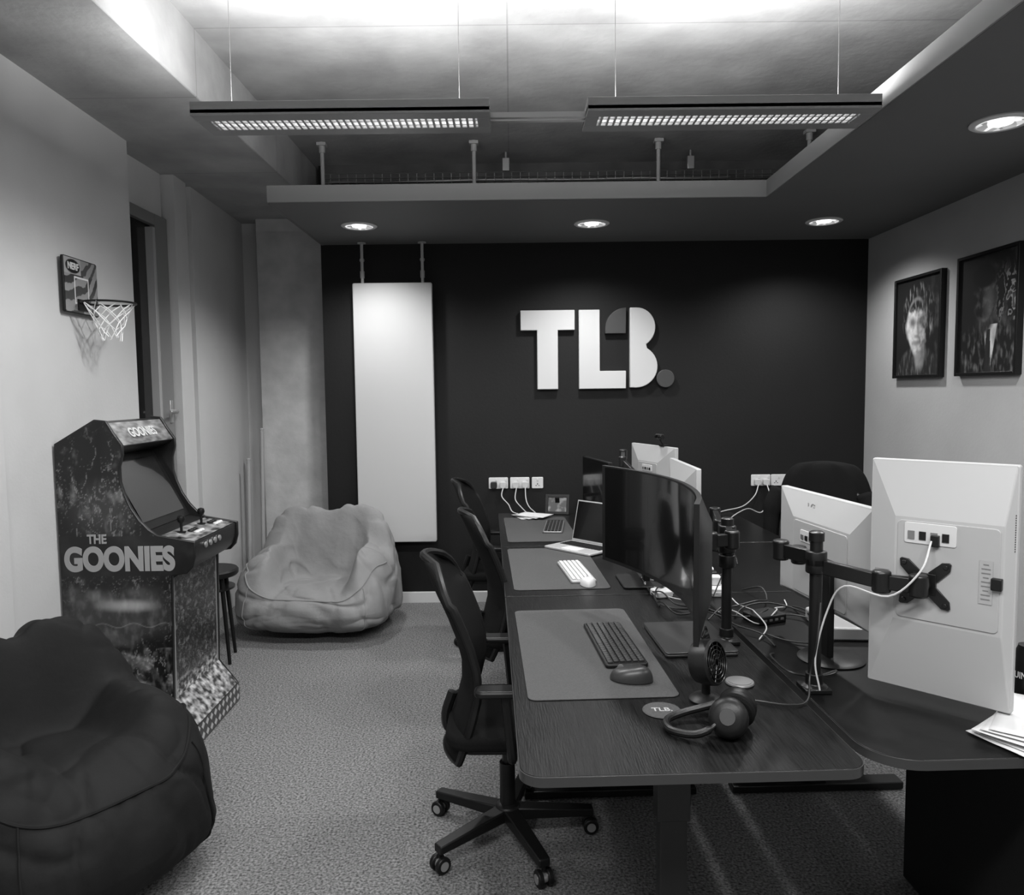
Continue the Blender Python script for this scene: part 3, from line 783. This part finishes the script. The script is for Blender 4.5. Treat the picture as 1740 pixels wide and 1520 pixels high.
# ================================================================ MONITORS
def monitor_white(name,c,rz,W,H,zc,lab,plate,logo=None,stand=None,ports=None):
    r=root(name,(c[0],c[1],zc),lab,'monitor',rz=rz)
    G().prism(rr(W,H,.006),-.012,.012,'y').obj('casing',m_monw,r,bevel=.003)
    G().box((0,.0125,0),(W-.012,.002,H-.012)).obj('screen',m_screen,r)
    x0,x1,z0,z1=plate; d=-.045
    e=.004
    o=[(-W/2+e,-.012,-H/2+e),(W/2-e,-.012,-H/2+e),(W/2-e,-.012,H/2-e),(-W/2+e,-.012,H/2-e)]
    i=[(x0,d,z0),(x1,d,z0),(x1,d,z1),(x0,d,z1)]
    G().add(o+i,[(0,1,5,4),(1,2,6,5),(2,3,7,6),(3,0,4,7),(4,5,6,7)]).obj('back_shell',m_monw,r,smooth=False,bevel=.003)
    w,h=x1-x0,z1-z0; cx,cz=(x0+x1)/2,(z0+z1)/2
    G().prism(rr(w*.94,h*.94,.012,cx,cz),d-.003,d+.002,'y').obj('back_plate',m_monw2,r,bevel=.0015)
    if logo: text('logo_lettering','LG',logo[2],logo[3],.0012,M('logo_grey',.25,.4),r,(logo[0],logo[4] if len(logo)>4 else -.03,logo[1]),(pi/2,0,0) if not(len(logo)>5) else (pi/2,logo[5],0),.01)
    if ports:
        px,pz,pw,ph=ports
        G().prism(rr(pw,ph,.006,px,pz),d-.006,d-.0,'y').obj('port_panel',M('port_panel',.5,.5),r,bevel=.001)
        for k in range(4):
            G().box((px-pw*.36+k*pw*.22,d-.0065,pz-ph*.1),(pw*.13,.004,ph*.4)).obj('port',m_blkp if k%2 else m_steel,r)
    if stand:
        sx,base=stand; zb=ZT-zc
        G().box((sx,-.055,(zb+.0)/2+.0),(.05,.022,abs(zb)+.0)).obj('stand_neck',m_blkp,r,bevel=.004)
        G().lathe([(0,0),(.10,0),(.102,.004),(.09,.012),(0,.014)],(sx,-.04,zb),n=36).obj('stand_base',m_blkp,r)
    return r
Dr=monitor_white('computer_monitor',(1.1325,1.985),math.radians(-45.6),.35,.629,1.0905,'large white backed monitor turned upright on a black arm',(-.10,.155,-.115,.165),logo=(-.13,-.0,.03,.045,-.037,pi/2),ports=(-.012,.125,.125,.055))
m_lab=M('label_sticker',.30,.6)
g=G().box((.118,-.0495,.02),(.03,.001,.11)); g.obj('rating_label',m_lab,Dr)
g=G()
for k in range(9): g.box((.118,-.0502,.065-.011*k),(.02 if k%3 else .012,.0006,.003))
g.obj('label_print',m_steel,Dr)
G().box((.143,-.054,.02),(.024,.016,.03)).obj('security_block',m_blkp,Dr,bevel=.002)
G().box((.002,-.054,.11),(.02,.018,.03)).obj('connector',m_blkp,Dr,bevel=.002)
g=G()
for k in range(16): g.box((.168,-.013,.10+.006*k),(.006,.004,.003))
g.obj('vent_slots',m_blkp,Dr)
Cr=monitor_white('computer_monitor',(1.035,2.49),math.radians(-83.1),.575,.375,1.058,'white backed monitor on a stand behind the upright one',(-.13,.22,-.16,.10),logo=(-.04,.145,.045,.022,-.027),stand=(.12,1),ports=(-.01,.045,.12,.04))
monitor_white('computer_monitor',(.865,3.8),math.radians(-90),.60,.355,1.055,'white backed monitor on the middle facing desk',(-.12,.12,-.14,.08),stand=(0,1),ports=(0,.02,.12,.03))
monitor_white('computer_monitor',(.89,4.75),math.radians(-70.2),.53,.36,1.075,'white backed monitor on the far facing desk',(-.12,.12,-.14,.08),stand=(0,1),ports=(0,.04,.12,.04))
def monitor_black(c,rz,W,H,zc,lab):
    r=root('computer_monitor',(c[0],c[1],zc),lab,'monitor',rz=rz)
    G().prism(rr(W,H,.006),-.02,.008,'y').obj('casing',m_blkp,r,bevel=.003)
    G().box((0,.0085,.004),(W-.016,.002,H-.022)).obj('screen',m_screen,r)
    zb=ZT-zc
    G().box((0,-.035,zb/2+.03),(.045,.03,abs(zb)+.06)).obj('stand_neck',m_blkp,r,bevel=.004)
    G().prism(rr(.24,.17,.02,0,0),zb,zb+.01).obj('stand_base',m_blkp,r,bevel=.003)
monitor_black((.545,4.92),math.radians(103),.50,.33,.99,'black monitor on the desk by the wall')
monitor_black((.56,3.36),math.radians(92),.56,.33,1.0,'black monitor on the middle desk')
# curved ultrawide
cm=root('curved_monitor',(.455,2.43,1.125),'large black curved widescreen monitor facing the aisle','monitor')
arc=catmull([(-.105,.51,0),(-.03,.35,0),(.035,.17,0),(.07,-.03,0),(.068,-.22,0),(.045,-.38,0),(.005,-.52,0)],8)
n=len(arc); h=.185
def cmf(off,z):
    out=[]
    for i,p in enumerate(arc):
        t=(arc[min(i+1,n-1)]-arc[max(i-1,0)]).normalized(); nn=Vector((-t.y,t.x,0))
        if nn.x<0: nn=-nn
        out.append(Vector((p.x+nn.x*off(i/(n-1)),p.y+nn.y*off(i/(n-1)),z)))
    return out
fr_=lambda s:0
bk=lambda s:.014+.045*math.sin(pi*s)**.7
ring=[(fr_,-h),(fr_,h),(lambda s:.014,h),(bk,h*.55),(bk,-h*.55),(lambda s:.014,-h)]
rows=[cmf(o_,z_) for o_,z_ in ring]
vs=[p for row in rows for p in row]; fs=[]
for k in range(6):
    k2=(k+1)%6
    for i in range(n-1): fs.append((k*n+i,k*n+i+1,k2*n+i+1,k2*n+i))
fs+=[[k*n for k in range(6)],[k*n+n-1 for k in range(6)][::-1]]
G().add(vs,fs).obj('casing',m_blkp,cm,ang=30)
a_=cmf(lambda s:-.0015,-h+.014)[1:-1]; b_=cmf(lambda s:-.0015,h-.006)[1:-1]; q=len(a_)
G().add(a_+b_,[(i,i+1,q+i+1,q+i) for i in range(q-1)]).obj('screen',m_screen,cm)
G().box((.135,-.06,.0),(.03,.10,.10)).obj('mount_block',m_blkp,cm,bevel=.004)

# monitor arms
def arm(base,ztop,segs,plates,lab):
    r=root('monitor_arm',(base[0],base[1],ZT),lab,'monitor arm')
    H=ztop-ZT; X0,Y0=base
    G().cyl((0,0,.0),(0,0,H),.0175,n=24).lathe([(.021,H-.02),(.021,H+.004),(.015,H+.008)]).obj('pole',m_blkm,r)
    G().lathe([(0,0),(.038,0),(.038,.012),(.024,.02),(.024,.05),(.0,.05)],n=28).box((-.0,0,.006),(.075,.075,.012)).obj('clamp',m_blkm,r,bevel=.002)
    for pts in segs:
        L=[(p[0]-X0,p[1]-Y0,p[2]-ZT) for p in pts]
        a=G().lathe([(.027,-.022),(.029,-.018),(.029,.018),(.027,.022)],L[0],n=24)
        for i in range(len(L)-1):
            p,q=Vector(L[i]),Vector(L[i+1]); d=(q-p); ang_=math.atan2(d.y,d.x); ln=d.length
            a.at((p+q)/2,(0,-math.asin(d.z/ln),ang_)).box((0,0,0),(ln,.022,.040)); a.T=Matrix.Identity(4)
            a.lathe([(.02,-.030),(.024,-.026),(.024,.026),(.02,.030)],L[i+1],n=20)
        a.obj('arm_segment',m_blkm,r,bevel=.003)
    for (p,rz) in plates:
        g=G().at((p[0]-X0,p[1]-Y0,p[2]-ZT),(0,0,rz))
        g.box((0,0,0),(.055,.012,.055))
        for sx in(-1,1):
            for sz in(-1,1):
                g.prism([(sx*.008,sz*.03),(sx*.03,sz*.008),(sx*.06,sz*.040),(sx*.062,sz*.058),(sx*.058,sz*.062),(sx*.040,sz*.06)],-.004,.002,'y')
                g.cyl((sx*.05,-.008,sz*.05),(sx*.05,.006,sz*.05),.006,n=10)
        g.cyl((0,-.03,0),(0,.0,0),.018)
        g.obj('mount_plate',m_blkm,r,bevel=.001)
nD=Vector((-.714,-.70,0))
vp=Vector((1.118,2.0,1.085))+nD*.052
arm((.858,2.12),1.19,[[(.858,2.12,1.10),(.98,1.99,1.085),(vp.x-.03,vp.y-.025,1.085)],[(.858,2.12,1.12),(.80,2.24,1.12),(.93,2.44,1.06)]],[((vp.x,vp.y,vp.z),math.radians(-45.6))],'black twin monitor arm clamped to the desk edge')
arm((.725,2.54),1.16,[[(.725,2.54,1.12),(.70,2.40,1.12),(.625,2.38,1.12)],[(.725,2.54,1.07),(.80,2.9,1.07),(.86,3.2,1.07)],[(.725,2.54,1.02),(.78,2.72,1.02),(.70,2.9,1.02)]],[],'black multi-joint monitor arm behind the curved monitor')
arm((.70,4.05),1.15,[[(.70,4.05,1.1),(.62,4.25,1.2),(.66,4.5,1.22)]],[],'black monitor arm between the far desks')

# webcam
r=root('webcam',(.93,4.64,1.256),'black webcam clipped on top of a monitor','webcam',rz=math.radians(-70))
G().box((0,0,.004),(.05,.04,.008)).tube([(0,0,.008),(0,-.02,.03),(0,-.03,.05)],.006,8,k=3).obj('clip',m_blkp,r)
G().cyl((-.035,-.03,.06),(.035,-.03,.06),.016).obj('body',m_blkp,r,bevel=.004)
G().cyl((0,-.045,.06),(0,-.052,.06),.01).obj('lens',m_screen,r)

# laptops
lp=root('open_laptop',(.365,4.08,ZT+.004),'open silver laptop with dark screen on the second desk','laptop',rz=math.radians(-47))
G().prism(rr(.33,.23,.012),0,.012).obj('base',m_silver,lp,bevel=.003)
g=G()
for j in range(5):
    for i in range(14): g.box((-.135+i*.0207,-.0+j*.019,.013),(.0175,.0155,.003))
o=g.obj('keys',m_blkp,lp); 
G().prism(rr(.11,.07,.006,0,-.062),.012,.0127).obj('trackpad',m_white,lp)
s=G().box((0,0,.115),(.33,.006,.23)).obj('lid',m_silver,lp,loc=(0,.115,.012),rot=(math.radians(-14),0,0),bevel=.002)
G().box((0,-.0036,.117),(.315,.001,.212)).obj('display',m_screen,s)
lp2=root('closed_laptop',(.60,2.56,ZT),'closed dark grey laptop under the curved monitor','laptop',rz=math.radians(3))
G().prism(rr(.24,.33,.012),0,.010).obj('base',M('space_grey',.05,.4,metal=.5),lp2,bevel=.003)
G().prism(rr(.24,.33,.012),.0105,.016).obj('lid',M('space_grey_lid',.04,.35,metal=.5),lp2,bevel=.002)
# photo frame, papers
r=root('photo_frame',(.31,5.27,ZT),'small black standing photo frame on the desk','photo frame',rz=math.radians(-12))
t_=math.radians(-14)
g=G().at((0,0,.0),(t_,0,0))
for sx in(-1,1): g.box((sx*.075,0,.07),(.02,.014,.14))
for z in(.01,.13): g.box((0,0,z),(.14,.014,.02))
g.obj('frame',m_blkp,r,bevel=.002)
o=G().grid(lambda u,v:((u-.5)*.13,0,.02+v*.10),30,24).obj('photo',m_artp,r,rot=(t_,0,0)); paint(o,lambda c:.05+.3*max(0,fb(c.x*22,c.z*22,3)))
G().box((0,.05,.05),(.03,.004,.11)).obj('easel',m_blkp,r,rot=(math.radians(22),0,0))
def sheet(x,y,z,rz,w,l,lab,grp,cat='paper'):
    def fn(u,v):
        return ((u-.5)*w,(v-.5)*l,.0015+.006*max(0,noise.noise(Vector((u*2+x*9,v*2,z*40))))*abs(v-.5)*2)
    o=G().grid(fn,8,8).obj('paper_sheet',m_paper,loc=(x,y,z),rot=(0,0,rz),solid=.0012); top(o,lab,cat,grp)
for i in range(4): sheet(.10+.015*i,5.17-.01*i,ZT+.004+.005*i,.3+.25*i,.16,.22,'white paper sheet on a loose pile by the sockets','papers by the wall')
for i in range(6): sheet(1.30+.012*(i%3),1.79+.008*i,ZT+.003+.0055*i,math.radians(-70+6*i),.21,.297,'white paper sheet in a loose stack near the desk edge','papers near the desk edge')
# can
cr=root('drinks_can',(1.41,2.03,ZT),'black drinks can with cream lettering behind the upright monitor','can')
G().lathe([(0,.003),(.026,0),(.032,.01),(.033,.02),(.033,.135),(.027,.15),(.027,.154),(0,.150)],n=40).obj('body',m_blkp,cr)
text('lettering','GUINNESS',.085,.018,.0008,m_logo,cr,(-.0235,-.0235,.075),(pi/2,0,math.radians(-35)),.01,bend=.0335)
r=root('document_scanner',(1.19,2.66,ZT),'low silver flat device on the desk under a monitor','scanner',rz=math.radians(-5))
G().prism(rr(.22,.26,.015),0,.045).obj('body',m_silver,r,bevel=.006); G().box((-.1105,0,.03),(.002,.18,.006)).obj('slot',m_blkp,r)
r=root('docking_station',(.935,2.78,ZT),'small black docking station among cables','dock',rz=.4)
G().prism(rr(.13,.10,.012),0,.03).obj('body',m_blkp,r,bevel=.004)
for k in range(4): G().box((-.04+.026*k,-.0505,.015),(.014,.003,.008)).obj('port',m_steel,r)
r=root('power_strip',(.86,3.25,ZT),'white power strip with plugs on the desk','power strip',rz=1.5)
G().prism(rr(.30,.06,.012),0,.035).obj('body',m_white,r,bevel=.004)
for k in range(3): G().box((-.08+.08*k,0,.055),(.045,.045,.04)).obj('plug',m_white if k!=1 else m_blkp,r,bevel=.006)
r=root('power_adapter',(.62,3.13,ZT),'white laptop power adapter on the desk','adapter',rz=.3)
G().prism(rr(.075,.075,.012),0,.028).obj('body',m_white,r,bevel=.005); G().box((.045,0,.014),(.02,.02,.014)).obj('connector',m_white,r,bevel=.002)
r=root('tablet_stand',(.62,2.28,ZT),'small dark tablet propped on a stand','tablet',rz=math.radians(70))
G().box((0,0,.065),(.11,.008,.12)).obj('tablet',m_screen,r,rot=(math.radians(-18),0,0),bevel=.003); G().prism(rr(.09,.08,.01,0,.02),0,.006).box((0,.03,.04),(.03,.004,.08)).obj('base',m_blkp,r)
# loose cables
rnd=random.Random(3)
for k in range(20):
    white=(k%6==0)
    x=rnd.uniform(.62,.98); y=rnd.uniform(2.35,3.6); pts=[]
    a=rnd.uniform(0,6.28)
    for j in range(7):
        pts.append((min(1.1,max(.58,x)),min(3.7,max(2.2,y)),ZT+.005+(.0 if j in(0,6) else abs(rnd.gauss(0,.016)))))
        a+=rnd.uniform(-.9,.9); x+=.09*math.cos(a); y+=.11*math.sin(a)
    cable(pts,white,.0024 if white else .0032,None)
cable([(.86,2.09,1.0),(.84,2.06,.9),(.83,2.08,.8),(.80,2.02,.748),(.74,2.0,.745),(.66,2.03,.745)],False,.003)
cable([(1.085,1.945,1.20),(1.04,1.91,1.13),(.98,1.95,1.055),(.905,2.04,1.06),(.875,2.08,.98),(.84,2.07,.85),(.85,2.06,.76)],True,.0026,'white cable running along the monitor arm')
cable([(.83,3.1,.745),(.8,2.8,.95),(.76,2.6,1.02),(.73,2.55,.95),(.76,2.6,.76)],True,.0028,'white cable looped round the monitor arm')
for (x0,x1) in((.25,.42),(.52,.70)):
    cable([(x0,2.05,.712),(x0+.03,2.0,.62),((x0+x1)/2,2.02,.52),(x1-.03,2.1,.6),(x1,2.15,.712)],False,.003,'black cable sagging below the desk')

# ================================================================ CAMERA / WORLD
cam=bpy.data.cameras.new('camera'); co=bpy.data.objects.new('camera',cam); COL.objects.link(co)
cam.sensor_width=36; cam.sensor_fit='HORIZONTAL'; cam.lens=36*1290/1740; cam.clip_start=.02
Rm=Matrix.Rotation(math.radians(90)-.0735,4,'X') @ Matrix.Rotation(-.0115,4,'Z')
co.matrix_world=Matrix.Translation((0,0,1.6)) @ Rm
S.camera=co
wd=bpy.data.worlds.new('world'); S.world=wd; wd.use_nodes=True
wd.node_tree.nodes['Background'].inputs[0].default_value=(.02,.02,.02,1); wd.node_tree.nodes['Background'].inputs[1].default_value=1
# unseen overhead fill lights, added to brighten walls and room; no fittings modelled
for x,y in((-.6,.5),(.8,.5)):
    a=bpy.data.lights.new('area','AREA'); a.size=1.1; a.size_y=.25; a.shape='RECTANGLE'; a.energy=58
    ao=bpy.data.objects.new('fill_light',a); COL.objects.link(ao); ao.location=(x,y,2.65)
